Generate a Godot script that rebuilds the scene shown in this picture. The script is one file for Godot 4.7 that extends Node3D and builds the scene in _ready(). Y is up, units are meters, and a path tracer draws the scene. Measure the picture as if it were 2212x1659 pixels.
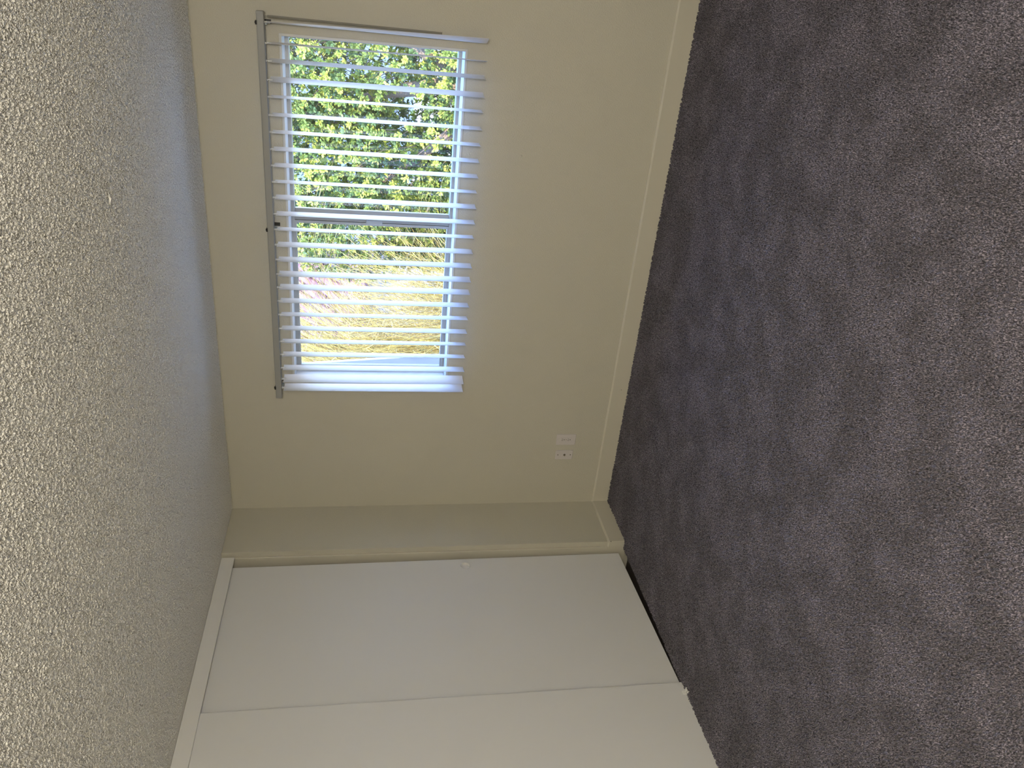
extends Node3D
# A small bedroom corner: sliding closet on the left wall, window with vertical blinds on the back wall.
# The photograph was taken with the phone turned, so the camera is rolled a quarter turn.
# x runs to the right along the back wall, y up, z from the back wall towards the camera.

const CEIL := 2.44
const ROOM_X := 3.75
const ROOM_Z := 6.20
# window opening (outer edge of the white liner)
const WX0 := 0.893
const WX1 := 2.757
const WY0 := 1.148
const WY1 := 2.043
const WALL_T := 0.20

var used := {}
var M := {}
var rng := RandomNumberGenerator.new()

func _ready():
	rng.seed = 7
	view()
	light()
	materials()
	room_shell()
	closet()
	window()
	blind()
	wall_plates()
	added_fill_lamp()
	outside()

# ------------------------------------------------------------------ camera, sky, sun, exposure
func view():
	var cam := Camera3D.new()
	cam.name = "camera"
	add_child(cam)
	var right := Vector3(0.88008656, 0.00784968, -0.47474839)
	var up := Vector3(-0.09353864, 0.98313563, -0.15714597)
	var back := Vector3(0.46550851, 0.18270938, 0.8659787)
	cam.transform = Transform3D(Basis(-up, right, back), Vector3(3.12855, 1.62847, 4.15198))
	cam.fov = rad_to_deg(2.0 * atan(829.5 / 1700.0))
	cam.near = 0.05
	cam.far = 200.0
	cam.current = true

func light():
	var we := WorldEnvironment.new()
	we.name = "world"
	var e := Environment.new()
	var sm := ProceduralSkyMaterial.new()
	sm.sky_top_color = Color(0.50, 0.68, 1.0)
	sm.sky_horizon_color = Color(0.80, 0.89, 1.0)
	sm.sky_curve = 0.15
	sm.ground_bottom_color = Color(0.42, 0.40, 0.36)
	sm.ground_horizon_color = Color(0.70, 0.76, 0.82)
	sm.sky_energy_multiplier = 3.3
	sm.ground_energy_multiplier = 1.0
	var sky := Sky.new()
	sky.sky_material = sm
	e.background_mode = Environment.BG_SKY
	e.sky = sky
	e.ambient_light_source = Environment.AMBIENT_SOURCE_SKY
	e.tonemap_mode = Environment.TONE_MAPPER_LINEAR
	e.tonemap_exposure = 1.0
	e.sdfgi_enabled = true
	e.ssao_enabled = true
	e.ssil_enabled = true
	we.environment = e
	add_child(we)
	var sun := DirectionalLight3D.new()
	sun.name = "sun"
	sun.light_color = Color(1.0, 0.95, 0.86)
	sun.light_energy = 5.5
	sun.light_angular_distance = 0.6
	sun.shadow_enabled = true
	add_child(sun)
	sun.look_at_from_position(Vector3(3.0, 8.0, 5.5), Vector3(0, 0, 0))

# ------------------------------------------------------------------ materials
func noise_tex(freq: float, ramp: Array, size := 512, oct := 3, sd := 1, type := FastNoiseLite.TYPE_SIMPLEX_SMOOTH) -> NoiseTexture2D:
	var n := FastNoiseLite.new()
	n.noise_type = type
	n.frequency = freq
	n.fractal_octaves = oct
	n.seed = sd
	var t := NoiseTexture2D.new()
	t.width = size
	t.height = size
	t.seamless = true
	t.noise = n
	if ramp.size() > 0:
		var g := Gradient.new()
		var offs := PackedFloat32Array()
		var cols := PackedColorArray()
		for r in ramp:
			offs.append(r[0])
			cols.append(r[1])
		g.offsets = offs
		g.colors = cols
		t.color_ramp = g
	return t

func mat(c: Color, rough := 0.6, metal := 0.0) -> StandardMaterial3D:
	var m := StandardMaterial3D.new()
	m.albedo_color = c
	m.roughness = rough
	m.metallic = metal
	return m

func relief(m: StandardMaterial3D, freq: float, depth_cm: float, tile: float, sd := 3, oct := 2):
	m.heightmap_enabled = true
	m.heightmap_texture = noise_tex(freq, [], 1024, oct, sd)
	m.heightmap_scale = depth_cm
	m.uv1_triplanar = true
	m.uv1_world_triplanar = true
	m.uv1_scale = Vector3.ONE / tile

func lin(r: float, g: float, b: float) -> Color:
	return Color(r, g, b).linear_to_srgb()

func materials():
	M.wall = mat(lin(0.53, 0.505, 0.415), 0.55)
	relief(M.wall, 0.035, 0.08, 0.30)
	M.trim = mat(lin(0.56, 0.53, 0.44), 0.42)
	M.white = mat(lin(0.70, 0.69, 0.66), 0.40)
	M.door = mat(lin(0.68, 0.675, 0.655), 0.42)
	relief(M.door, 0.02, 0.01, 0.6, 9)
	M.liner = mat(lin(0.62, 0.615, 0.58), 0.4)
	M.vane = mat(lin(0.83, 0.815, 0.785), 0.42)
	M.vane.backlight_enabled = true
	M.vane.backlight = Color(0.35, 0.35, 0.35)
	M.clip = mat(lin(0.75, 0.75, 0.72), 0.4)
	M.rail = mat(lin(0.31, 0.31, 0.29), 0.45)
	M.dark = mat(lin(0.02, 0.02, 0.02), 0.5)
	M.steel = mat(lin(0.30, 0.34, 0.33), 0.45, 0.3)
	M.wand = mat(lin(0.26, 0.25, 0.22), 0.3)
	M.alu = mat(lin(0.42, 0.42, 0.39), 0.45, 0.35)
	M.glass = mat(Color(0.30, 0.34, 0.32, 0.04), 0.02)
	M.glass.transparency = BaseMaterial3D.TRANSPARENCY_ALPHA
	M.plate = mat(lin(0.60, 0.56, 0.54), 0.35)
	M.slot = mat(lin(0.03, 0.025, 0.02), 0.6)
	M.brass = mat(lin(0.35, 0.30, 0.22), 0.3, 0.9)
	M.ceiling = mat(lin(0.92, 0.90, 0.83), 0.9)
	M.ceiling.heightmap_enabled = true
	M.ceiling.heightmap_texture = noise_tex(0.055, [], 1024, 2, 51)
	M.ceiling.heightmap_scale = 0.35
	M.ceiling.uv1_scale = Vector3(1.0 / 0.35, 1.0 / 0.35, 1)
	M.ceiling_flat = mat(lin(0.92, 0.90, 0.83), 0.9)
	relief(M.ceiling_flat, 0.03, 0.5, 0.4, 5)
	M.carpet = mat(Color.WHITE, 1.0)
	M.carpet.albedo_texture = noise_tex(0.09, [[0.25, lin(0.022, 0.020, 0.027)], [0.5, lin(0.105, 0.093, 0.113)], [0.75, lin(0.30, 0.268, 0.315)]], 1024, 3, 11)
	M.carpet.uv1_scale = Vector3(1.0 / 0.45, 1.0 / 0.45, 1)
	M.carpet.detail_enabled = true
	M.carpet.detail_blend_mode = BaseMaterial3D.BLEND_MODE_MUL
	M.carpet.detail_uv_layer = BaseMaterial3D.DETAIL_UV_2
	M.carpet.detail_albedo = noise_tex(0.012, [[0.3, lin(0.70, 0.69, 0.68)], [0.5, lin(0.84, 0.84, 0.84)], [0.7, lin(1.0, 1.0, 1.0)]], 512, 4, 21)
	M.carpet.rim_enabled = true
	M.carpet.rim = 0.25
	M.carpet.rim_tint = 0.4
	M.floor = mat(lin(0.10, 0.092, 0.112), 1.0)
	M.closet_floor_painted_shade = mat(lin(0.045, 0.036, 0.03), 0.6)  # near black: shade of the gap below the rear door, painted in
	M.lamp = mat(Color(1.0, 0.93, 0.80), 0.4)  # glowing bowl of the added fill lamp
	M.lamp.emission_enabled = true
	M.lamp.emission = Color(1.0, 0.88, 0.68)
	M.lamp.emission_energy_multiplier = 1.2
	# outdoors
	M.leaf = mat(Color.WHITE, 0.5)
	M.leaf.metallic_specular = 0.3
	M.leaf.vertex_color_use_as_albedo = true
	M.leaf.backlight_enabled = true
	M.leaf.backlight = Color(0.25, 0.35, 0.12)
	M.leaf_young = mat(lin(0.34, 0.365, 0.06), 0.38)
	M.leaf_mid = mat(lin(0.135, 0.18, 0.035), 0.35)
	M.leaf_old = mat(lin(0.06, 0.10, 0.03), 0.35)
	for m in [M.leaf_young, M.leaf_mid, M.leaf_old]:
		m.roughness = 0.5
		m.metallic_specular = 0.3
		m.backlight_enabled = true
		m.backlight = Color(0.25, 0.35, 0.12)
	M.bark = mat(lin(0.20, 0.15, 0.105), 0.9)
	relief(M.bark, 0.02, 0.8, 0.4, 8)
	M.straw = mat(Color.WHITE, 0.6)
	M.straw.vertex_color_use_as_albedo = true
	M.straw.backlight_enabled = true
	M.straw.backlight = Color(0.4, 0.36, 0.18)
	M.concrete = mat(lin(0.42, 0.355, 0.27), 0.9)
	relief(M.concrete, 0.02, 0.3, 1.2, 13)
	M.stucco = mat(lin(0.11, 0.145, 0.20), 0.9)
	relief(M.stucco, 0.04, 0.3, 0.5, 14)
	M.house_white = mat(lin(0.20, 0.185, 0.175), 0.8)
	M.tile_a = mat(lin(0.125, 0.050, 0.052), 0.8)
	M.tile_b = mat(lin(0.095, 0.043, 0.052), 0.8)
	M.tile_c = mat(lin(0.165, 0.075, 0.068), 0.8)
	M.pane_dark = mat(lin(0.04, 0.06, 0.10), 0.1)
	M.magenta = mat(lin(0.35, 0.05, 0.30), 0.6)
	M.board = mat(lin(0.74, 0.76, 0.80), 0.5)
	M.exterior = mat(lin(0.55, 0.50, 0.42), 0.9)

# ------------------------------------------------------------------ builders
func numbered(called: String) -> String:
	if not used.has(called):
		used[called] = 0
		return called
	used[called] += 1
	return "%s_%03d" % [called, used[called]]

func tag(o: Node, label: String, category: String, kind := "", group := ""):
	o.set_meta("label", label)
	o.set_meta("category", category)
	if kind != "":
		o.set_meta("kind", kind)
	if group != "":
		o.set_meta("group", group)
	return o

func base(called: String, at := Vector3.ZERO) -> Node3D:
	var o := Node3D.new()
	o.name = numbered(called)
	add_child(o)
	o.position = at
	return o

func st_new() -> SurfaceTool:
	var st := SurfaceTool.new()
	st.begin(Mesh.PRIMITIVE_TRIANGLES)
	st.set_smooth_group(-1)
	return st

func quad(st: SurfaceTool, a: Vector3, b: Vector3, c: Vector3, d: Vector3):
	# a b c d run clockwise seen from the front
	for v in [a, b, c, a, c, d]:
		st.add_vertex(v)

func hexa(st: SurfaceTool, p: Array):
	# p: 8 corners, index = x + 2*y + 4*z, outward faces clockwise
	quad(st, p[4], p[6], p[7], p[5]) # +z
	quad(st, p[1], p[3], p[2], p[0]) # -z
	quad(st, p[5], p[7], p[3], p[1]) # +x
	quad(st, p[0], p[2], p[6], p[4]) # -x
	quad(st, p[6], p[2], p[3], p[7]) # +y
	quad(st, p[0], p[4], p[5], p[1]) # -y

func bx(st: SurfaceTool, lo: Vector3, hi: Vector3, bevel := 0.0):
	if bevel <= 0.0:
		var p := []
		for k in 8:
			p.append(Vector3(hi.x if k & 1 else lo.x, hi.y if k & 2 else lo.y, hi.z if k & 4 else lo.z))
		hexa(st, p)
		return
	var b := minf(bevel, 0.45 * minf(hi.x - lo.x, minf(hi.y - lo.y, hi.z - lo.z)))
	var c := (lo + hi) * 0.5
	var h := (hi - lo) * 0.5
	var i := h - Vector3(b, b, b)
	# six faces
	for ax in 3:
		for s in [-1.0, 1.0]:
			var u := (ax + 1) % 3
			var w := (ax + 2) % 3
			var q := []
			for k in [[-1, -1], [-1, 1], [1, 1], [1, -1]]:
				var v := Vector3.ZERO
				v[ax] = h[ax] * s
				v[u] = i[u] * k[0]
				v[w] = i[w] * k[1]
				q.append(c + v)
			if s > 0.0:
				quad(st, q[0], q[1], q[2], q[3])
			else:
				quad(st, q[3], q[2], q[1], q[0])
	# twelve edges
	for ax in 3:
		var u := (ax + 1) % 3
		var w := (ax + 2) % 3
		for su in [-1.0, 1.0]:
			for sw in [-1.0, 1.0]:
				var q := []
				for k in [[-1, 0], [1, 0], [1, 1], [-1, 1]]:
					var v := Vector3.ZERO
					v[ax] = i[ax] * k[0]
					v[u] = su * (h[u] if k[1] == 0 else i[u])
					v[w] = sw * (i[w] if k[1] == 0 else h[w])
					q.append(c + v)
				if su * sw < 0.0:
					quad(st, q[0], q[1], q[2], q[3])
				else:
					quad(st, q[3], q[2], q[1], q[0])
	# eight corners
	for sx in [-1.0, 1.0]:
		for sy in [-1.0, 1.0]:
			for sz in [-1.0, 1.0]:
				var a := c + Vector3(sx * h.x, sy * i.y, sz * i.z)
				var d := c + Vector3(sx * i.x, sy * h.y, sz * i.z)
				var e := c + Vector3(sx * i.x, sy * i.y, sz * h.z)
				var order := [a, d, e] if sx * sy * sz < 0.0 else [a, e, d]
				for v in order:
					st.add_vertex(v)

func tube(st: SurfaceTool, pts: Array, radii: Array, n := 10, caps := true):
	var rings := []
	for k in pts.size():
		var dir: Vector3
		if k == 0:
			dir = pts[1] - pts[0]
		elif k == pts.size() - 1:
			dir = pts[k] - pts[k - 1]
		else:
			dir = pts[k + 1] - pts[k - 1]
		dir = dir.normalized()
		var side := dir.cross(Vector3.UP if absf(dir.y) < 0.9 else Vector3.RIGHT).normalized()
		var oth := side.cross(dir)
		var ring := []
		for j in n:
			var a := TAU * j / n
			ring.append(pts[k] + (side * cos(a) + oth * sin(a)) * float(radii[k]))
		rings.append(ring)
	for k in rings.size() - 1:
		for j in n:
			var j2 := (j + 1) % n
			quad(st, rings[k][j], rings[k][j2], rings[k + 1][j2], rings[k + 1][j])
	if caps:
		for j in range(1, n - 1):
			st.add_vertex(rings[0][0]); st.add_vertex(rings[0][j + 1]); st.add_vertex(rings[0][j])
			var e: Array = rings[rings.size() - 1]
			st.add_vertex(e[0]); st.add_vertex(e[j]); st.add_vertex(e[j + 1])

func lathe(st: SurfaceTool, prof: Array, xf: Transform3D, n := 24):
	# prof: Vector2(radius, height) from the foot up, round local y
	for k in prof.size() - 1:
		for j in n:
			var a := TAU * j / n
			var b := TAU * (j + 1) / n
			var p0: Vector2 = prof[k]
			var p1: Vector2 = prof[k + 1]
			quad(st,
				xf * Vector3(p0.x * cos(a), p0.y, p0.x * sin(a)),
				xf * Vector3(p0.x * cos(b), p0.y, p0.x * sin(b)),
				xf * Vector3(p1.x * cos(b), p1.y, p1.x * sin(b)),
				xf * Vector3(p1.x * cos(a), p1.y, p1.x * sin(a)))

func obj(called: String, st: SurfaceTool, m: Material, parent: Node = self) -> MeshInstance3D:
	st.generate_normals()
	var o := MeshInstance3D.new()
	o.mesh = st.commit()
	o.name = numbered(called) if parent == self else called
	o.material_override = m
	o.cast_shadow = GeometryInstance3D.SHADOW_CASTING_SETTING_ON
	parent.add_child(o, true)
	return o

func inst(called: String, mesh: Mesh, m: Material, parent: Node, xf := Transform3D.IDENTITY) -> MeshInstance3D:
	var o := MeshInstance3D.new()
	o.mesh = mesh
	o.name = called
	o.material_override = m
	o.transform = xf
	parent.add_child(o, true)
	return o

func boxed(called: String, lo: Vector3, hi: Vector3, m: Material, parent: Node = self, bevel := 0.0) -> MeshInstance3D:
	var st := st_new()
	bx(st, lo, hi, bevel)
	return obj(called, st, m, parent)

# a sheet on a fine grid, its heights read from a noise picture
func sheet(x0: float, x1: float, z0: float, z1: float, step: float, y0: float, facing: float, height: Callable) -> ArrayMesh:
	var nx := int(round((x1 - x0) / step)) + 1
	var nz := int(round((z1 - z0) / step)) + 1
	var h: PackedFloat32Array = height.call(nx, nz)
	var vs := PackedVector3Array()
	var ns := PackedVector3Array()
	var uv := PackedVector2Array()
	var uv2 := PackedVector2Array()
	vs.resize(nx * nz); ns.resize(nx * nz); uv.resize(nx * nz); uv2.resize(nx * nz)
	for j in nz:
		var z := z0 + j * step
		for i in nx:
			var k := j * nx + i
			var x := x0 + i * step
			var l := h[k - 1] if i > 0 else h[k]
			var r := h[k + 1] if i < nx - 1 else h[k]
			var d := h[k - nx] if j > 0 else h[k]
			var u := h[k + nx] if j < nz - 1 else h[k]
			vs[k] = Vector3(x, y0 + facing * h[k], z)
			ns[k] = Vector3((l - r), 2.0 * step, (d - u)).normalized() * Vector3(1, facing, 1)
			uv[k] = Vector2(x, z)
			uv2[k] = Vector2(x, z) / 1.7
	var ix := PackedInt32Array()
	ix.resize((nx - 1) * (nz - 1) * 6)
	var q := 0
	for j in nz - 1:
		for i in nx - 1:
			var a := j * nx + i
			var b := a + 1
			var c := a + nx
			var e := c + 1
			if facing > 0.0:
				ix[q] = a; ix[q + 1] = b; ix[q + 2] = e; ix[q + 3] = a; ix[q + 4] = e; ix[q + 5] = c
			else:
				ix[q] = a; ix[q + 1] = e; ix[q + 2] = b; ix[q + 3] = a; ix[q + 4] = c; ix[q + 5] = e
			q += 6
	var arr := []
	arr.resize(Mesh.ARRAY_MAX)
	arr[Mesh.ARRAY_VERTEX] = vs
	arr[Mesh.ARRAY_NORMAL] = ns
	arr[Mesh.ARRAY_TEX_UV] = uv
	arr[Mesh.ARRAY_TEX_UV2] = uv2
	arr[Mesh.ARRAY_INDEX] = ix
	var am := ArrayMesh.new()
	am.add_surface_from_arrays(Mesh.PRIMITIVE_TRIANGLES, arr)
	return am

func noise_rows(nx: int, nz: int, freq: float, sd: int, type := FastNoiseLite.TYPE_SIMPLEX_SMOOTH, oct := 1) -> PackedByteArray:
	var n := FastNoiseLite.new()
	n.noise_type = type
	n.frequency = freq
	n.seed = sd
	n.fractal_type = FastNoiseLite.FRACTAL_FBM if oct > 1 else FastNoiseLite.FRACTAL_NONE
	n.fractal_octaves = oct
	var im := n.get_image(nx, nz, false, false, false)
	im.convert(Image.FORMAT_L8)
	return im.get_data()

const POP_STEP := 0.004
func popcorn_heights(nx: int, nz: int) -> PackedFloat32Array:
	var a := noise_rows(nx, nz, POP_STEP / 0.0095, 31)
	var b := noise_rows(nx, nz, POP_STEP / 0.020, 32)
	var h := PackedFloat32Array()
	h.resize(nx * nz)
	for j in nz:
		var z := j * POP_STEP
		for i in nx:
			var k := j * nx + i
			var edge := smoothstep(0.004, 0.018, minf(i * POP_STEP, z))
			var blob := smoothstep(0.36, 0.78, a[k] / 255.0 * 0.72 + b[k] / 255.0 * 0.28)
			h[k] = 0.0004 + edge * (0.0048 * blob + 0.0008 * b[k] / 255.0)
	return h

const PILE_STEP := 0.0045
func pile_heights(nx: int, nz: int) -> PackedFloat32Array:
	var a := noise_rows(nx, nz, PILE_STEP / 0.0115, 41)
	var b := noise_rows(nx, nz, PILE_STEP / 0.03, 42)
	var c := noise_rows(nx, nz, PILE_STEP / 0.25, 43, FastNoiseLite.TYPE_SIMPLEX_SMOOTH, 3)
	var h := PackedFloat32Array()
	h.resize(nx * nz)
	for k in nx * nz:
		h[k] = 0.013 * smoothstep(0.18, 0.62, a[k] / 255.0) + 0.003 * b[k] / 255.0 + 0.003 * c[k] / 255.0
	return h

# ------------------------------------------------------------------ the room
func room_shell():
	# floor slab with the carpet pile as a fine sheet on it
	var f := base("floor")
	tag(f, "mauve grey cut pile carpet covering the bedroom floor", "floor", "structure")
	boxed("subfloor", Vector3(-0.050, -0.20, -WALL_T), Vector3(ROOM_X + 0.15, 0.0, ROOM_Z + 0.15), M.floor, f)
	boxed("closet_floor_painted_shade", Vector3(-0.85, -0.20, -WALL_T), Vector3(-0.050, -0.035, ROOM_Z + 0.15), M.closet_floor_painted_shade, f)  # its dark colour stands in for the shade under the rear door
	var pile := inst("carpet_pile", sheet(-0.050, 3.40, 0.0, 3.30, PILE_STEP, 0.0, 1.0, pile_heights), M.carpet, f)
	pile.set_meta("kind", "stuff")
	var st := st_new()
	bx(st, Vector3(-0.050, 0.0, 3.30), Vector3(ROOM_X, 0.007, ROOM_Z))
	bx(st, Vector3(3.40, 0.0, 0.0), Vector3(ROOM_X, 0.007, 3.30))
	obj("carpet", st, M.floor, f)

	# ceiling
	var c := base("ceiling")
	tag(c, "cream popcorn textured ceiling above the bedroom", "ceiling", "structure")
	boxed("slab", Vector3(-0.85, CEIL + 0.001, -0.45), Vector3(ROOM_X + 0.3, CEIL + 0.25, ROOM_Z + 0.3), M.ceiling_flat, c)
	var pop := inst("popcorn_texture", sheet(0.0, 3.20, 0.0, 2.95, POP_STEP, CEIL, -1.0, popcorn_heights), M.ceiling, c)
	pop.set_meta("kind", "stuff")
	st = st_new()
	var fl := Transform3D(Basis(Vector3.UP, 0.05), Vector3(2.36, CEIL - 0.004, 1.50))
	for k in 6:
		var a := TAU * k / 6.0
		var b := TAU * (k + 1) / 6.0
		st.add_vertex(fl * Vector3(0, -0.006, 0))
		st.add_vertex(fl * Vector3(0.022 * cos(b), 0, 0.006 * sin(b)))
		st.add_vertex(fl * Vector3(0.022 * cos(a), 0, 0.006 * sin(a)))
	obj("loose_flake", st, M.ceiling, c)

	# back wall round the window opening
	var wb := base("wall_back")
	tag(wb, "cream painted wall with the window and the two wall plates", "wall", "structure")
	st = st_new()
	var t := -WALL_T
	bx(st, Vector3(-0.15, -0.2, t), Vector3(WX0, CEIL, 0))
	bx(st, Vector3(WX1, -0.2, t), Vector3(ROOM_X + 0.15, CEIL, 0))
	bx(st, Vector3(WX0, -0.2, t), Vector3(WX1, WY0, 0))
	bx(st, Vector3(WX0, WY1, t), Vector3(WX1, CEIL, 0))
	obj("plaster", st, M.wall, wb)
	st = st_new()
	lathe(st, [Vector2(0.006, 0.0), Vector2(0.005, 0.002), Vector2(0.002, 0.0035), Vector2(0.0, 0.004)], Transform3D(Basis(Vector3.RIGHT, PI / 2), Vector3(2.26, 0.833, 0.0)), 10)
	obj("paint_blob", st, M.wall, wb)
	st = st_new()
	bx(st, Vector3(0.0, CEIL - 0.006, 0.0), Vector3(ROOM_X, CEIL + 0.001, 0.006), 0.002)
	obj("caulk_bead", st, M.wall, wb)

	# left wall: short return beside the closet, then the rest beyond the closet
	var wl := base("wall_left")
	tag(wl, "narrow cream wall return between the corner and the closet", "wall", "structure")
	st = st_new()
	bx(st, Vector3(-0.15, -0.2, 0.0), Vector3(0, CEIL, 0.42))
	obj("plaster", st, M.wall, wl)
	st = st_new()
	bx(st, Vector3(-0.15, -0.2, 3.20), Vector3(0, CEIL, ROOM_Z))
	obj("plaster", st, M.wall, wl)
	st = st_new()
	bx(st, Vector3(-0.85, -0.2, -WALL_T), Vector3(-0.75, CEIL, ROOM_Z + 0.15))
	bx(st, Vector3(-0.75, -0.2, 0.30), Vector3(-0.15, CEIL, 0.42))
	bx(st, Vector3(-0.75, -0.2, 3.20), Vector3(-0.15, CEIL, 3.32))
	obj("closet_lining", st, M.wall, wl)

	var wr := boxed("wall_right", Vector3(ROOM_X, -0.2, 0), Vector3(ROOM_X + 0.15, CEIL, ROOM_Z), M.wall)
	tag(wr, "cream painted wall on the right of the room", "wall", "structure")
	var wn := boxed("wall_rear", Vector3(-0.75, -0.2, ROOM_Z), Vector3(ROOM_X + 0.15, CEIL, ROOM_Z + 0.15), M.wall)
	tag(wn, "cream painted wall behind the camera", "wall", "structure")

	# baseboards
	var prof := [Vector2(0, 0), Vector2(0.013, 0), Vector2(0.013, 0.112), Vector2(0.006, 0.121), Vector2(0, 0.121)]
	var bb := baseboard("baseboard_back", prof, Vector3(0.0, 0, 0), Vector3(ROOM_X, 0, 0), Vector3(0, 0, 1))
	tag(bb, "long cream baseboard under the window", "baseboard", "structure")
	ring_disc(Vector3(0.868, 0.056, 0.0132), 0.0022, 0.001, M.slot, "nail_hole", bb, 8)
	var bl := base("baseboard_left")
	tag(bl, "short cream baseboard on the return beside the closet", "baseboard", "structure")
	board_run(prof, Vector3(0, 0, 0.013), Vector3(0, 0, 0.432), Vector3(1, 0, 0), bl, "face_board")
	board_run(prof, Vector3(0.0, 0, 0.42), Vector3(-0.034, 0, 0.42), Vector3(0, 0, 1), bl, "end_board")
	ring_disc(Vector3(0.0095, 0.104, 0.4332), 0.0028, 0.001, M.slot, "nail_hole", bl, 8)
	var br := baseboard("baseboard_right", prof, Vector3(ROOM_X, 0, 0.013), Vector3(ROOM_X, 0, ROOM_Z), Vector3(-1, 0, 0))
	tag(br, "cream baseboard along the right wall", "baseboard", "structure")

func board_run(prof: Array, a: Vector3, b: Vector3, out: Vector3, parent: Node, called: String) -> MeshInstance3D:
	var st := st_new()
	var flip := (b - a).cross(Vector3.UP).dot(out) < 0.0
	var n := prof.size()
	for k in n:
		var p: Vector2 = prof[k]
		var q: Vector2 = prof[(k + 1) % n]
		var v0 := a + out * p.x + Vector3.UP * p.y
		var v1 := b + out * p.x + Vector3.UP * p.y
		var v2 := b + out * q.x + Vector3.UP * q.y
		var v3 := a + out * q.x + Vector3.UP * q.y
		if flip:
			quad(st, v0, v1, v2, v3)
		else:
			quad(st, v3, v2, v1, v0)
	for k in range(1, n - 1):
		for e in [a, b]:
			var t0: Vector3 = e + out * prof[0].x + Vector3.UP * prof[0].y
			var t1: Vector3 = e + out * prof[k].x + Vector3.UP * prof[k].y
			var t2: Vector3 = e + out * prof[k + 1].x + Vector3.UP * prof[k + 1].y
			if (e == a) == flip:
				st.add_vertex(t0); st.add_vertex(t1); st.add_vertex(t2)
			else:
				st.add_vertex(t0); st.add_vertex(t2); st.add_vertex(t1)
	return obj(called, st, M.trim, parent)

func baseboard(called: String, prof: Array, a: Vector3, b: Vector3, out: Vector3) -> MeshInstance3D:
	return board_run(prof, a, b, out, self, called)

# ------------------------------------------------------------------ the closet
func closet():
	var jamb := boxed("trim_1", Vector3(-0.15, 0.0, 0.42), Vector3(-0.034, CEIL, 0.432), M.trim, self, 0.0015)
	tag(jamb, "cream closet jamb board on the end of the wall return", "trim", "structure")
	var hd := boxed("trim_2", Vector3(-0.034, 2.366, 0.433), Vector3(-0.024, CEIL - 0.0005, 3.20), M.white, self, 0.0015)
	tag(hd, "white header board over the sliding closet doors", "trim", "structure")
	var tr := boxed("trim_3", Vector3(-0.135, CEIL - 0.03, 0.4335), Vector3(-0.036, CEIL - 0.0005, 3.20), M.white)
	tag(tr, "closet door track hidden behind the header board", "trim", "structure")

	# rear sliding door with the finger pull: hung a little askew
	var d1 := base("door_1")
	tag(d1, "white sliding closet door with round finger pull, beside the wall return", "door", "structure")
	var xf := -0.060
	var xb := -0.078
	var st := st_new()
	# the face as a quad with a round hole at the pull
	var pc := Vector2(0.531, 1.032)      # z, y
	var pr := 0.029
	var cz := [0.464, 1.560, 1.560, 0.483] # bottom right, bottom left, top left, top right
	var cy := [0.052, 0.010, 2.40, 2.40]
	door_face(st, xf, pc, pr, cz, cy)
	# the other five sides
	var f := []
	var bk := []
	for k in 4:
		f.append(Vector3(xf, cy[k], cz[k]))
		bk.append(Vector3(xb, cy[k], cz[k]))
	for k in 4:
		var n := (k + 1) % 4
		quad(st, f[k], f[n], bk[n], bk[k])
	quad(st, bk[0], bk[1], bk[2], bk[3])
	obj("panel", st, M.door, d1)
	st = st_new()
	var px := Transform3D(Basis(Vector3.BACK, -PI / 2), Vector3(xf, pc.y, pc.x))
	lathe(st, [Vector2(0.0, -0.0150), Vector2(0.0262, -0.0150), Vector2(0.0272, -0.014), Vector2(0.0275, 0.0008), Vector2(0.0295, 0.0010), Vector2(0.0305, 0.0), Vector2(0.0305, -0.002)], px, 32)
	var fp := obj("finger_pull", st, M.door, d1)
	fp.set_meta("label", "round recessed finger pull painted like the door")

	# front sliding door, reaching out of the frame
	var d2 := base("door_2")
	tag(d2, "white sliding closet door overlapping in front, nearest the camera", "door", "structure")
	boxed("panel", Vector3(-0.054, 0.008, 1.500), Vector3(-0.036, 2.40, 2.90), M.door, d2, 0.0015)
	var d3 := base("door_guide")
	tag(d3, "small white plastic door guide on the carpet below the closet doors", "door guide")
	st = st_new()
	bx(st, Vector3(-0.034, 0.004, 1.555), Vector3(-0.010, 0.016, 1.585), 0.002)
	obj("foot", st, M.clip, d3)
	st = st_new()
	bx(st, Vector3(-0.034, 0.014, 1.560), Vector3(-0.028, 0.034, 1.582), 0.0015)
	obj("upright_tab", st, M.clip, d3)

func door_face(st: SurfaceTool, x: float, pc: Vector2, pr: float, cz: Array, cy: Array):
	# front faces +x; ring of quads between the circle and the door's outline
	var n := 32
	var rim := []
	var out := []
	for k in n:
		var a := TAU * k / n
		var d := Vector2(cos(a), sin(a))
		rim.append(Vector3(x, pc.y + pr * d.y, pc.x + pr * d.x))
		var best := 1e9
		for e in 4:
			var p := Vector2(cz[e], cy[e])
			var q := Vector2(cz[(e + 1) % 4], cy[(e + 1) % 4])
			var hit = Geometry2D.segment_intersects_segment(pc, pc + d * 5.0, p, q)
			if hit != null:
				best = minf(best, pc.distance_to(hit))
		out.append(Vector3(x, pc.y + best * d.y, pc.x + best * d.x))
	for k in n:
		var j := (k + 1) % n
		# the corner of the outline that lies between two rays
		var corner = null
		var a0 := TAU * k / n
		var a1 := TAU * (k + 1) / n
		for e in 4:
			var ang := fposmod(atan2(cy[e] - pc.y, cz[e] - pc.x), TAU)
			if ang > a0 and ang < a1:
				corner = Vector3(x, cy[e], cz[e])
		quad(st, rim[k], out[k], out[j], rim[j])
		if corner != null:
			st.add_vertex(out[k]); st.add_vertex(corner); st.add_vertex(out[j])

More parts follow.
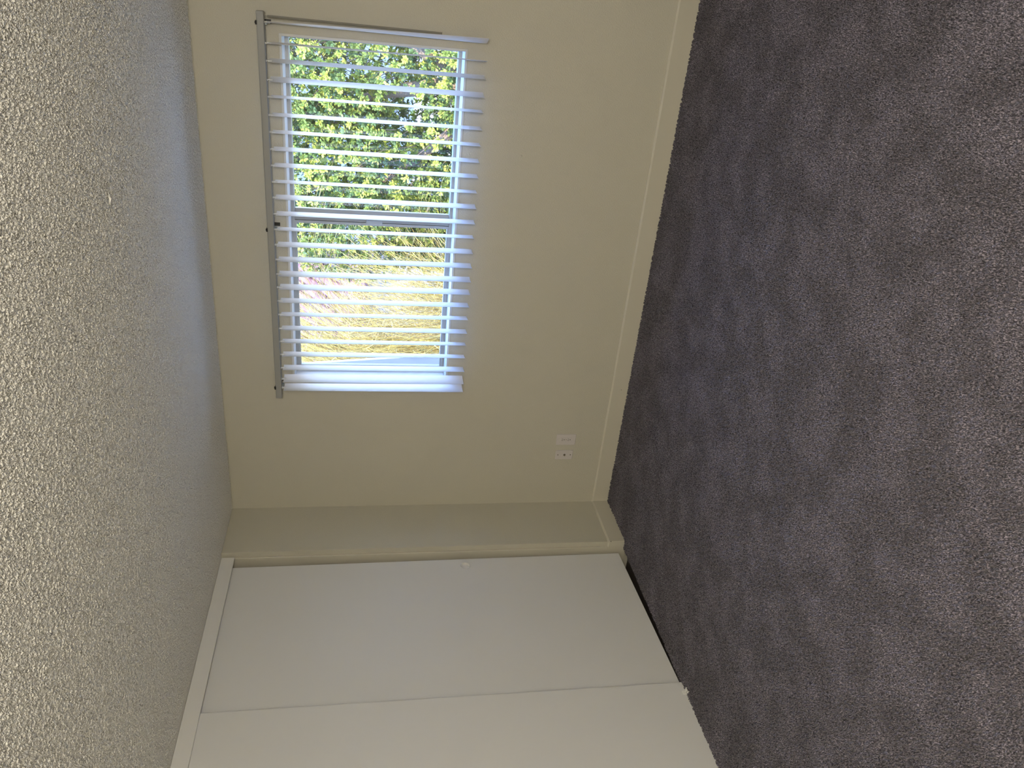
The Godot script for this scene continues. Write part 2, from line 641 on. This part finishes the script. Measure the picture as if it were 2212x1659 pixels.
# ------------------------------------------------------------------ the window
func window():
	var w := base("window_1")
	tag(w, "aluminium sliding window set in a white lined recess behind the blinds", "window", "structure")
	var t := 0.012
	var zi := 0.004
	var zo := -0.19
	boxed("head_liner", Vector3(WX0, WY1 - t, zo), Vector3(WX1, WY1, zi), M.liner, w, 0.001)
	boxed("sill", Vector3(WX0, WY0, zo), Vector3(WX1, WY0 + t + 0.001, zi), M.liner, w, 0.002)
	boxed("jamb_liner", Vector3(WX0, WY0 + t, zo), Vector3(WX0 + t, WY1 - t, zi), M.liner, w, 0.001)
	boxed("jamb_liner", Vector3(WX1 - t, WY0 + t, zo), Vector3(WX1, WY1 - t, zi), M.liner, w, 0.001)
	var x0 := WX0 + t
	var x1 := WX1 - t
	var y0 := WY0 + t
	var y1 := WY1 - t
	# outer frame
	var fr := Node3D.new()
	fr.name = "frame"
	w.add_child(fr)
	var fz0 := -0.198
	var fz1 := -0.140
	var ft := 0.018
	boxed("head_rail", Vector3(x0, y1 - ft, fz0), Vector3(x1, y1, fz1), M.alu, fr, 0.001)
	boxed("bottom_rail", Vector3(x0, y0, fz0), Vector3(x1, y0 + ft, fz1), M.alu, fr, 0.001)
	boxed("side_rail", Vector3(x0, y0 + ft, fz0), Vector3(x0 + 0.016, y1 - ft, fz1), M.alu, fr, 0.001)
	boxed("side_rail", Vector3(x1 - 0.016, y0 + ft, fz0), Vector3(x1, y1 - ft, fz1), M.alu, fr, 0.001)
	# a raised inner lip that makes the double line of the frame
	var st := st_new()
	bx(st, Vector3(x0, y1 - 0.008, fz1), Vector3(x1, y1, fz1 + 0.006))
	bx(st, Vector3(x0, y0, fz1), Vector3(x1, y0 + 0.006, fz1 + 0.006))
	bx(st, Vector3(x1 - 0.006, y0 + 0.006, fz1), Vector3(x1, y1 - 0.008, fz1 + 0.006))
	obj("inner_lip", st, M.alu, fr)
	# fixed light on the right
	var fx := Node3D.new()
	fx.name = "fixed_light"
	w.add_child(fx)
	boxed("meeting_stile", Vector3(1.838, y0 + ft, -0.196), Vector3(1.876, y1 - ft, -0.174), M.alu, fx, 0.001)
	boxed("pane", Vector3(1.870, y0 + ft - 0.004, -0.188), Vector3(x1 - 0.012, y1 - ft + 0.004, -0.184), M.glass, fx)
	# sliding sash on the left, nearer the room
	var sa := Node3D.new()
	sa.name = "sliding_sash"
	w.add_child(sa)
	var sx0 := x0 + 0.012
	var sx1 := 1.846
	var sy0 := y0 + 0.008
	var sy1 := y1 - 0.008
	var sz0 := -0.168
	var sz1 := -0.142
	st = st_new()
	bx(st, Vector3(1.803, sy0, sz0), Vector3(1.818, sy1, sz1), 0.001)
	bx(st, Vector3(1.820, sy0, sz0), Vector3(1.831, sy1, sz1 - 0.004), 0.001)
	bx(st, Vector3(1.833, sy0, sz0), Vector3(sx1, sy1, sz1 + 0.004), 0.001)
	obj("meeting_stile", st, M.alu, sa)
	boxed("stile_web", Vector3(1.816, sy0, sz0 + 0.001), Vector3(1.835, sy1, sz0 + 0.004), M.alu, sa)
	boxed("side_stile", Vector3(sx0, sy0, sz0), Vector3(sx0 + 0.024, sy1, sz1), M.alu, sa, 0.001)
	boxed("top_rail", Vector3(sx0 + 0.024, sy1 - 0.018, sz0), Vector3(1.803, sy1, sz1), M.alu, sa, 0.001)
	boxed("lower_rail", Vector3(sx0 + 0.024, sy0, sz0), Vector3(1.803, sy0 + 0.020, sz1), M.alu, sa, 0.001)
	boxed("pane", Vector3(sx0 + 0.020, sy0 + 0.016, -0.157), Vector3(1.806, sy1 - 0.014, -0.153), M.glass, sa)
	boxed("latch", Vector3(1.812, 1.545, sz1 - 0.004), Vector3(1.834, 1.635, sz1 + 0.008), M.alu, sa, 0.002)

# ------------------------------------------------------------------ the vertical blind
# x of the vane, how far it is turned from square to the wall (degrees), twist down its length
const VANES := [
	[2.805, 20.0, -14.0], [2.717, 5.0, -4.0], [2.641, -5.0, 0.0], [2.558, -7.8, 0.0], [2.481, 1.0, 0.0],
	[2.398, -0.8, 0.0], [2.318, 0.8, 0.0], [2.237, -0.5, 0.0], [2.158, 0.2, 0.0], [2.077, 4.2, 0.0],
	[1.998, -0.5, 0.0], [1.914, 2.0, 0.0], [1.833, 6.0, 0.0], [1.751, 1.5, 0.0], [1.670, 2.2, 0.0],
	[1.590, 1.5, 0.0], [1.516, 2.2, 0.0], [1.438, 6.0, 0.0], [1.358, 9.5, 0.0], [1.276, 8.2, 0.0],
	[1.197, 13.5, -4.0], [1.117, 12.5, -4.0], [1.033, 7.8, 0.0], [0.964, -6.8, 4.0], [0.908, -2.8, 3.0]]
const BLIND_Z := 0.085
const RAIL_Y0 := 2.097
const RAIL_Y1 := 2.129

func vane_mesh(turn: float, twist: float) -> ArrayMesh:
	# hangs from the origin; the near edge lies towards +z; a shallow crown across its width
	var st := SurfaceTool.new()
	st.begin(Mesh.PRIMITIVE_TRIANGLES)
	st.set_smooth_group(0)
	var nw := 6
	var nl := 14
	var width := 0.089
	var drop := 1.018
	var g := [[], []]
	for s in 2:
		for j in nl + 1:
			var fy := float(j) / nl
			var a := deg_to_rad(turn + twist * (1.0 - fy) )
			var row := []
			for i in nw + 1:
				var u := float(i) / nw - 0.5
				var bulge := -0.0045 * (1.0 - 4.0 * u * u) + 0.003 + (0.0009 if s == 1 else 0.0)
				var local := Vector3(bulge, -drop * fy, width * u)
				# a corner is nicked off the top edge beside the hanger
				row.append(Basis(Vector3.UP, a) * local)
			g[s].append(row)
	for j in nl:
		for i in nw:
			quad(st, g[1][j][i], g[1][j + 1][i], g[1][j + 1][i + 1], g[1][j][i + 1])
			quad(st, g[0][j][i + 1], g[0][j + 1][i + 1], g[0][j + 1][i], g[0][j][i])
	st.set_smooth_group(-1)
	for j in nl:
		quad(st, g[0][j][0], g[0][j + 1][0], g[1][j + 1][0], g[1][j][0])
		quad(st, g[1][j][nw], g[1][j + 1][nw], g[0][j + 1][nw], g[0][j][nw])
	for i in nw:
		quad(st, g[0][0][i], g[1][0][i], g[1][0][i + 1], g[0][0][i + 1])
		quad(st, g[1][nl][i], g[0][nl][i], g[0][nl][i + 1], g[1][nl][i + 1])
	st.generate_normals()
	return st.commit()

func blind():
	var b := base("vertical_blind", Vector3(1.853, RAIL_Y0, BLIND_Z))
	tag(b, "white vertical blind with open vanes hanging from a grey headrail over the window", "blind")
	var o := -b.position
	var rx0 := 0.852
	var rx1 := 2.849
	# headrail: a channel open along the bottom
	var st := st_new()
	var zf := BLIND_Z + 0.0225
	var zr := BLIND_Z - 0.0225
	bx(st, o + Vector3(rx0, RAIL_Y1 - 0.003, zr), o + Vector3(rx1, RAIL_Y1, zf), 0.001)
	bx(st, o + Vector3(rx0, RAIL_Y0, zf - 0.003), o + Vector3(rx1, RAIL_Y1 - 0.003, zf), 0.001)
	bx(st, o + Vector3(rx0, RAIL_Y0, zr), o + Vector3(rx1, RAIL_Y1 - 0.003, zr + 0.003))
	bx(st, o + Vector3(rx0, RAIL_Y0, zf - 0.014), o + Vector3(rx1, RAIL_Y0 + 0.002, zf - 0.003))
	bx(st, o + Vector3(rx0, RAIL_Y0, zr + 0.003), o + Vector3(rx1, RAIL_Y0 + 0.002, zr + 0.014))
	obj("headrail", st, M.rail, b)
	st = st_new()
	bx(st, o + Vector3(rx0 - 0.002, RAIL_Y0 + 0.001, zr), o + Vector3(rx0 + 0.010, RAIL_Y1 + 0.0005, zf + 0.0006), 0.001)
	obj("end_cap", st, M.rail, b)
	st = st_new()
	bx(st, o + Vector3(rx1 - 0.010, RAIL_Y0 + 0.001, zr), o + Vector3(rx1 + 0.002, RAIL_Y1 + 0.0005, zf + 0.0006), 0.001)
	obj("end_cap", st, M.rail, b)
	st = st_new()
	bx(st, o + Vector3(0.90, RAIL_Y0 + 0.002, BLIND_Z - 0.0015), o + Vector3(2.81, RAIL_Y0 + 0.004, BLIND_Z + 0.0015))
	obj("spacer_link", st, M.clip, b)
	# wall brackets, dark spring steel
	for x in [2.803, 1.835, 0.917]:
		st = st_new()
		bx(st, o + Vector3(x - 0.009, RAIL_Y0 - 0.022, 0.0), o + Vector3(x + 0.009, RAIL_Y1 + 0.012, 0.003))
		bx(st, o + Vector3(x - 0.009, RAIL_Y1 + 0.0005, 0.003), o + Vector3(x + 0.009, RAIL_Y1 + 0.003, zf + 0.004))
		bx(st, o + Vector3(x - 0.009, RAIL_Y1 - 0.003, zf + 0.001), o + Vector3(x + 0.009, RAIL_Y1 + 0.0045, zf + 0.004))
		bx(st, o + Vector3(x - 0.004, RAIL_Y1 + 0.003, zf - 0.012), o + Vector3(x + 0.004, RAIL_Y1 + 0.007, zf + 0.002))
		obj("bracket", st, M.dark, b)
		st = st_new()
		bx(st, o + Vector3(x - 0.011, RAIL_Y0 - 0.010, zr - 0.012), o + Vector3(x + 0.005, RAIL_Y0 - 0.0005, zr + 0.010), 0.001)
		obj("spring_clip", st, M.steel, b)
	# vanes with their hangers
	for v in VANES:
		var va := inst("vane", vane_mesh(v[1], v[2]), M.vane, b, Transform3D(Basis.IDENTITY, o + Vector3(v[0], RAIL_Y0 - 0.013, BLIND_Z)))
		st = st_new()
		tube(st, [Vector3(0, 0.017, 0), Vector3(0, 0.004, 0)], [0.003, 0.003], 8)
		bx(st, Vector3(-0.003, -0.014, -0.006), Vector3(0.004, 0.006, 0.006), 0.001)
		bx(st, Vector3(-0.004, 0.008, -0.008), Vector3(0.004, 0.012, 0.008), 0.001)
		var hg := obj("hanger", st, M.clip, va)
		hg.rotation.y = deg_to_rad(v[1])
	# tilt wand
	st = st_new()
	tube(st, [o + Vector3(2.834, RAIL_Y0 + 0.002, 0.100), o + Vector3(2.833, 2.078, 0.104)], [0.0015, 0.0015], 6)
	tube(st, [o + Vector3(2.833, 2.080, 0.104), o + Vector3(2.8328, 2.060, 0.104), o + Vector3(2.825, 1.287, 0.100)], [0.0042, 0.0048, 0.0048], 8)
	obj("tilt_wand", st, M.wand, b)

# ------------------------------------------------------------------ plates on the wall
func ring_disc(c: Vector3, r: float, depth: float, m: Material, called: String, parent: Node, n := 16) -> MeshInstance3D:
	var st := st_new()
	lathe(st, [Vector2(r, -depth), Vector2(r, 0.0004), Vector2(r * 0.8, 0.0008), Vector2(0.0, 0.0008)], Transform3D(Basis(Vector3.RIGHT, PI / 2), c), n)
	return obj(called, st, m, parent)

func wall_plates():
	var w := base("power_outlet", Vector3(0.497, 0.362, 0.0))
	tag(w, "white duplex power outlet on the back wall, nearer the window of two plates", "outlet")
	boxed("plate", Vector3(-0.040, -0.0635, 0.0), Vector3(0.040, 0.0635, 0.006), M.plate, w, 0.003)
	for s in [1.0, -1.0]:
		var cy: float = s * 0.0195 + 0.001
		var r := boxed("receptacle", Vector3(-0.0165, cy - 0.0165, 0.004), Vector3(0.0165, cy + 0.0165, 0.0066), M.plate, w, 0.0005)
		boxed("slot", Vector3(-0.0070, cy + 0.0005, 0.005), Vector3(-0.0048, cy + 0.0095, 0.0069), M.slot, r)
		boxed("slot", Vector3(0.0048, cy + 0.0015, 0.005), Vector3(0.0070, cy + 0.0090, 0.0069), M.slot, r)
		ring_disc(Vector3(0.0, cy - 0.0075, 0.0063), 0.0030, 0.001, M.slot, "ground_hole", r)
	ring_disc(Vector3(0, 0.0, 0.0062), 0.0028, 0.001, M.brass, "screw", w)
	var c := base("cable_plate", Vector3(0.3815, 0.361, 0.0))
	tag(c, "white cable jack plate on the back wall, nearer the closet of two plates", "wall plate")
	boxed("plate", Vector3(-0.035, -0.0575, 0.0), Vector3(0.035, 0.0575, 0.006), M.plate, c, 0.003)
	for y in [0.0415, -0.0415]:
		ring_disc(Vector3(0, y, 0.006), 0.0032, 0.001, M.slot, "screw", c)
	ring_disc(Vector3(0, -0.002, 0.006), 0.0072, 0.001, M.slot, "washer", c)
	var st := st_new()
	var xf := Transform3D(Basis(Vector3.RIGHT, PI / 2), Vector3(0, -0.002, 0.006))
	lathe(st, [Vector2(0.0048, 0.0), Vector2(0.0048, 0.009), Vector2(0.0022, 0.009), Vector2(0.0022, 0.004), Vector2(0.0, 0.004)], xf, 14)
	obj("coaxial_connector", st, M.brass, c)

# ------------------------------------------------------------------ added fill lamp, unseen behind the camera, to brighten the room
func added_fill_lamp():
	var at := Vector3(3.44, CEIL, 4.62)
	var l := base("added_fill_lamp", at)
	tag(l, "added glass bowl pendant lamp, unseen behind the camera, to brighten the room", "lamp")
	var st := st_new()
	lathe(st, [Vector2(0.0, -0.030), Vector2(0.055, -0.028), Vector2(0.065, -0.018), Vector2(0.065, 0.0)], Transform3D.IDENTITY, 32)
	obj("canopy", st, M.white, l)
	st = st_new()
	tube(st, [Vector3(0, -0.02, 0), Vector3(0, -0.50, 0)], [0.007, 0.007], 12)
	obj("stem", st, M.white, l)
	st = SurfaceTool.new()
	st.begin(Mesh.PRIMITIVE_TRIANGLES)
	var pr := []
	for k in 17:
		var a := PI * k / 16.0
		pr.append(Vector2(0.16 * sin(a), -0.58 - 0.09 * cos(a)))
	lathe(st, pr, Transform3D.IDENTITY, 40)
	obj("glass_bowl", st, M.lamp, l)
	var o := OmniLight3D.new()  # added fill light; the room has no known lamp here
	o.name = "added_fill_light"
	o.light_color = Color(1.0, 0.97, 0.915)
	o.light_energy = 4.7
	o.light_size = 0.15
	o.omni_range = 14.0
	o.omni_attenuation = 2.0
	o.shadow_enabled = true
	l.add_child(o)
	o.position = Vector3(0, -0.58, 0)

# ------------------------------------------------------------------ outside the window
func leaf_shape() -> ArrayMesh:
	# an obovate leaf, folded along its midrib, growing along +z
	var st := st_new()
	var rim := [Vector2(0.0, 0.0), Vector2(0.11, 0.30), Vector2(0.22, 0.65), Vector2(0.17, 0.88), Vector2(0.0, 1.0)]
	for s in [-1.0, 1.0]:
		for k in 4:
			var a := Vector3(0, -0.10 * sin(PI * rim[k].y), rim[k].y)
			var b := Vector3(0, -0.10 * sin(PI * rim[k + 1].y), rim[k + 1].y)
			var c := Vector3(s * rim[k].x, -0.10 * sin(PI * rim[k].y) + rim[k].x * 0.30, rim[k].y)
			var d := Vector3(s * rim[k + 1].x, -0.10 * sin(PI * rim[k + 1].y) + rim[k + 1].x * 0.30, rim[k + 1].y)
			if s > 0:
				quad(st, a, b, d, c)
			else:
				quad(st, a, c, d, b)
	st.generate_normals()
	return st.commit()

# clusters of leaves round twig tips inside an egg-shaped crown
func shrub(called: String, label: String, foot: Vector3, crowns: Array, tips: int, sd: int, singles: int):
	var s := base(called, foot)
	tag(s, label, "shrub", "", "shrubs outside the window")
	var r := RandomNumberGenerator.new()
	r.seed = sd
	var leaf := leaf_shape()
	var xfs := []
	var cols := []
	var cam := Vector3(3.13, 1.63, 4.15) - foot
	var twigs := st_new()
	for k in tips:
		var c: Array = crowns[k % crowns.size()]
		var dir := Vector3(r.randfn(), r.randfn(), r.randfn()).normalized()
		if dir.z < 0 and r.randf() < 0.6:
			dir.z = -dir.z
		var rad: float = 0.72 + 0.30 * pow(r.randf(), 0.6)
		var tip: Vector3 = c[0] + Vector3(dir.x * c[1].x, dir.y * c[1].y, dir.z * c[1].z) * rad
		if tip.y < 0.05:
			continue
		var grow := (dir + Vector3(r.randfn() * 0.35, 0.35 + r.randfn() * 0.3, 0.25 + r.randfn() * 0.35)).normalized()
		if k % 6 == 0:
			tube(twigs, [tip - grow * 0.22 + Vector3(0, -0.05, 0), tip], [0.005, 0.0025], 4, false)
		var young := r.randf()
		var n := r.randi_range(9, 14)
		var b := Basis.looking_at(-grow, Vector3.UP if absf(grow.y) < 0.95 else Vector3.RIGHT)
		for i in n:
			var a := i * 2.4 + r.randf() * 0.5
			var open := deg_to_rad(r.randf_range(28, 78))
			var lb := b * Basis(Vector3.BACK, a) * Basis(Vector3.RIGHT, -open)
			var size := r.randf_range(0.034, 0.056)
			var xf := Transform3D(lb.scaled_local(Vector3(size * 0.95, size, size)), tip - grow * r.randf() * 0.05)
			xfs.append(xf)
			var col: Color
			if young > 0.66:
				col = Color(0.42, 0.42, 0.07).lerp(Color(0.26, 0.31, 0.05), r.randf())
			elif young > 0.25:
				col = Color(0.17, 0.22, 0.04).lerp(Color(0.10, 0.145, 0.03), r.randf())
			else:
				col = Color(0.05, 0.085, 0.026).lerp(Color(0.075, 0.12, 0.035), r.randf())
			cols.append(col)
	# the leaves that show largest are parts of their own
	var order := range(xfs.size())
	var lit := []
	for k in order:
		var w: Vector3 = xfs[k].origin + foot
		var t := (w.z - 4.15) / (0.0 - 4.15)
		var hit := Vector3(3.13, 1.63, 4.15) + (w - Vector3(3.13, 1.63, 4.15)) / t
		if hit.x > 0.95 and hit.x < 2.74 and hit.y > 1.18 and hit.y < 2.0:
			lit.append([xfs[k].origin.distance_to(cam), k])
	lit.sort_custom(func(p, q): return p[0] < q[0])
	var single := {}
	for k in mini(singles, lit.size()):
		single[lit[k][1]] = true
	var mm := MultiMesh.new()
	mm.transform_format = MultiMesh.TRANSFORM_3D
	mm.use_colors = true
	mm.mesh = leaf
	mm.instance_count = xfs.size() - single.size()
	var at := 0
	for k in xfs.size():
		if single.has(k):
			var c: Color = cols[k]
			inst("leaf", leaf, M.leaf_young if c.g > 0.25 else (M.leaf_mid if c.g > 0.13 else M.leaf_old), s, xfs[k])
		else:
			mm.set_instance_transform(at, xfs[k])
			mm.set_instance_color(at, cols[k])
			at += 1
	var mi := MultiMeshInstance3D.new()
	mi.name = "foliage"
	mi.multimesh = mm
	mi.material_override = M.leaf
	mi.set_meta("kind", "stuff")
	s.add_child(mi, true)
	obj("twigs", twigs, M.bark, s)
	return s

func outside():
	var g := boxed("ground", Vector3(-40, -0.35, -70), Vector3(40, -0.15, -WALL_T), M.concrete)
	tag(g, "pale sunlit paved ground outside the window", "ground", "structure")

	# shrubs
	var a = shrub("leafy_shrub", "large glossy green shrub filling the right of the window view", Vector3(1.7, -0.15, -4.0), [
		[Vector3(0.3, 1.3, 0.0), Vector3(1.5, 1.25, 0.9)], [Vector3(-0.7, 1.9, -0.1), Vector3(1.0, 1.1, 0.8)],
		[Vector3(0.9, 2.2, 0.0), Vector3(1.2, 1.0, 0.8)], [Vector3(-0.2, 2.5, -0.2), Vector3(1.2, 0.9, 0.8)],
		[Vector3(-0.8, 1.0, -0.2), Vector3(0.8, 0.9, 0.7)], [Vector3(0.9, 0.7, 0.2), Vector3(1.0, 0.8, 0.7)], [Vector3(0.2, 1.5, -0.9), Vector3(2.2, 1.6, 0.3)]], 11500, 5, 240)
	var st := st_new()
	tube(st, [Vector3(0.35, 0.0, 0.1), Vector3(0.45, 0.9, 0.5), Vector3(0.3, 1.6, 0.3), Vector3(0.0, 2.3, 0.0)], [0.11, 0.085, 0.06, 0.02], 10)
	obj("trunk", st, M.bark, a)
	st = st_new()
	tube(st, [Vector3(0.45, 0.85, 0.5), Vector3(0.75, 1.4, 0.55), Vector3(1.1, 2.2, 0.4)], [0.06, 0.045, 0.015], 8)
	obj("branch", st, M.bark, a)
	st = st_new()
	tube(st, [Vector3(0.3, 0.6, 0.3), Vector3(-0.3, 1.3, 0.3), Vector3(-0.9, 2.1, 0.1)], [0.06, 0.045, 0.015], 8)
	obj("branch", st, M.bark, a)
	var b = shrub("leafy_shrub", "sparser green shrub behind the dry grass", Vector3(0.3, -0.15, -5.6), [
		[Vector3(0.2, 1.6, 0.0), Vector3(0.75, 1.2, 0.5)], [Vector3(0.0, 2.6, 0.0), Vector3(0.7, 0.5, 0.5)]], 950, 6, 50)
	st = st_new()
	tube(st, [Vector3(0, 0, 0), Vector3(0.1, 1.0, 0), Vector3(0.1, 2.2, 0)], [0.05, 0.04, 0.012], 8)
	obj("trunk", st, M.bark, b)

	# tall dry grass
	straw("dry_grass", "tall straw yellow dry grass clump at the left of the window view", Vector3(-1.08, -0.15, -2.9), 0.55, 2.9, 5200, 3)
	straw("dry_grass", "lower straw yellow dry grass clump in front of the shrubs", Vector3(-0.12, -0.15, -2.8), 0.50, 1.78, 2600, 4)

	# a white board standing against the outside wall, just beside the window
	var bd := base("white_board", Vector3(0.86, -0.15, -0.30))
	tag(bd, "white board leaning outside at the left edge of the window", "board")
	st = st_new()
	var p := []
	for k in 8:
		var yy := 2.5 if k & 2 else 0.0
		p.append(Vector3((0.145 if k & 1 else -0.14) - 0.0885 * yy + 0.06, yy, (0.024 if k & 4 else 0.0) + 0.0 * yy))
	hexa(st, p)
	obj("panel", st, M.board, bd)

	neighbour()

func straw(called: String, label: String, foot: Vector3, spread: float, tall: float, count: int, sd: int):
	var s := base(called, foot)
	tag(s, label, "grass", "", "dry grass clumps outside the window")
	var r := RandomNumberGenerator.new()
	r.seed = sd
	var blades := []
	for v in 4:
		var st := st_new()
		var bend := [0.2, 0.4, 0.62, 0.9][v] as float
		var pts := []
		for k in 9:
			var f := k / 8.0
			var ang := bend * f * f * 1.9
			pts.append([f, ang])
		var pos := Vector3.ZERO
		var prev := pos
		var w0 := 0.005
		for k in range(1, 9):
			var ang: float = pts[k][1]
			prev = pos
			pos += Vector3(0, cos(ang), sin(ang)) / 8.0
			var wa := w0 * (1.0 - 0.8 * (k - 1) / 8.0)
			var wb := w0 * (1.0 - 0.8 * k / 8.0)
			for side in [-1.0, 1.0]:
				var fold := Vector3(0, 0, 0.0015)
				var q := [prev + fold, pos + fold, pos + Vector3(side * wb, 0, 0), prev + Vector3(side * wa, 0, 0)]
				if side > 0:
					quad(st, q[0], q[1], q[2], q[3])
				else:
					quad(st, q[3], q[2], q[1], q[0])
		st.generate_normals()
		blades.append(st.commit())
	for v in 4:
		var mm := MultiMesh.new()
		mm.transform_format = MultiMesh.TRANSFORM_3D
		mm.use_colors = true
		mm.mesh = blades[v]
		mm.instance_count = count / 4
		for k in count / 4:
			var a := r.randf() * TAU
			var rad := sqrt(r.randf())
			var at := Vector3(cos(a) * spread * rad, 0, sin(a) * spread * rad * 0.6)
			var lean := Basis(Vector3(-sin(a), 0, cos(a)).normalized(), -0.10 * rad * 1.5 + r.randfn() * 0.06)
			var yaw := Basis(Vector3.UP, r.randf() * TAU)
			var h := tall * r.randf_range(0.45, 1.25)
			mm.set_instance_transform(k, Transform3D((lean * yaw).scaled_local(Vector3(1.0, h, h)), at))
			var c := Color(0.60, 0.46, 0.11).lerp(Color(0.68, 0.57, 0.21), r.randf()).lerp(Color(0.16, 0.10, 0.02), pow(r.randf(), 2.0))
			mm.set_instance_color(k, c)
		var mi := MultiMeshInstance3D.new()
		mi.name = "blades"
		mi.multimesh = mm
		mi.material_override = M.straw
		mi.set_meta("kind", "stuff")
		s.add_child(mi, true)

func neighbour():
	var h := base("neighbour_house", Vector3(-1.5, -0.15, -12.0))
	tag(h, "pale blue neighbouring house with a red tiled lean-to roof beyond the shrubs", "house")
	boxed("wall", Vector3(-0.9, 0.9, -6.0), Vector3(5.5, 3.9, 0.0), M.stucco, h)
	boxed("lower_wall", Vector3(-0.9, 0.0, -6.0), Vector3(5.5, 0.9, 0.03), M.house_white, h)
	boxed("roof_slab", Vector3(-1.2, 3.9, -6.3), Vector3(5.8, 4.05, 0.4), M.tile_b, h)
	boxed("porch_wall", Vector3(-6.0, 0.0, -6.0), Vector3(-0.9, 1.9, -0.4), M.house_white, h)
	for w in [[0.25, 0.18], [-0.75, 0.10]]:
		var f := boxed("window", Vector3(w[0], w[1], 0.03), Vector3(w[0] + 0.5, w[1] + 0.55, 0.06), M.house_white, h)
		boxed("pane", Vector3(w[0] + 0.05, w[1] + 0.05, 0.055), Vector3(w[0] + 0.23, w[1] + 0.50, 0.065), M.pane_dark, f)
		boxed("pane", Vector3(w[0] + 0.27, w[1] + 0.05, 0.055), Vector3(w[0] + 0.45, w[1] + 0.50, 0.065), M.pane_dark, f)
	boxed("shutter", Vector3(0.12, 0.6, 0.03), Vector3(0.2, 0.85, 0.05), M.magenta, h)
	# lean-to roof of barrel tiles, rising away from the camera
	var st := st_new()
	var n := 6
	for k in n:
		var a := PI * k / n
		var b := PI * (k + 1) / n
		var r0 := 0.105
		var r1 := 0.085
		quad(st, Vector3(r0 * cos(a), r0 * sin(a) * 0.8, 0.20), Vector3(r0 * cos(b), r0 * sin(b) * 0.8, 0.20), Vector3(r1 * cos(b), r1 * sin(b) * 0.8, -0.20), Vector3(r1 * cos(a), r1 * sin(a) * 0.8, -0.20))
		quad(st, Vector3(0.085 * cos(a), 0.085 * sin(a) * 0.8, 0.20), Vector3(0.085 * cos(b), 0.085 * sin(b) * 0.8, 0.20), Vector3(r0 * cos(b), r0 * sin(b) * 0.8, 0.20), Vector3(r0 * cos(a), r0 * sin(a) * 0.8, 0.20))
	st.generate_normals()
	var tile := st.commit()
	var slope := 0.62
	var deck := Node3D.new()
	deck.name = "lean_to_roof"
	h.add_child(deck)
	deck.transform = Transform3D(Basis(Vector3.RIGHT, slope), Vector3(-3.4, 2.75, -1.3))
	boxed("roof_deck", Vector3(-2.5, -0.08, -1.6), Vector3(2.5, 0.0, 1.6), M.tile_b, deck)
	var r := RandomNumberGenerator.new()
	r.seed = 12
	for row in 9:
		for col in 20:
			inst("roof_tile", tile, [M.tile_a, M.tile_b, M.tile_c][r.randi() % 3], deck, Transform3D(Basis(Vector3.RIGHT, 0.06), Vector3(-2.38 + col * 0.25, 0.03, -1.4 + row * 0.34)))
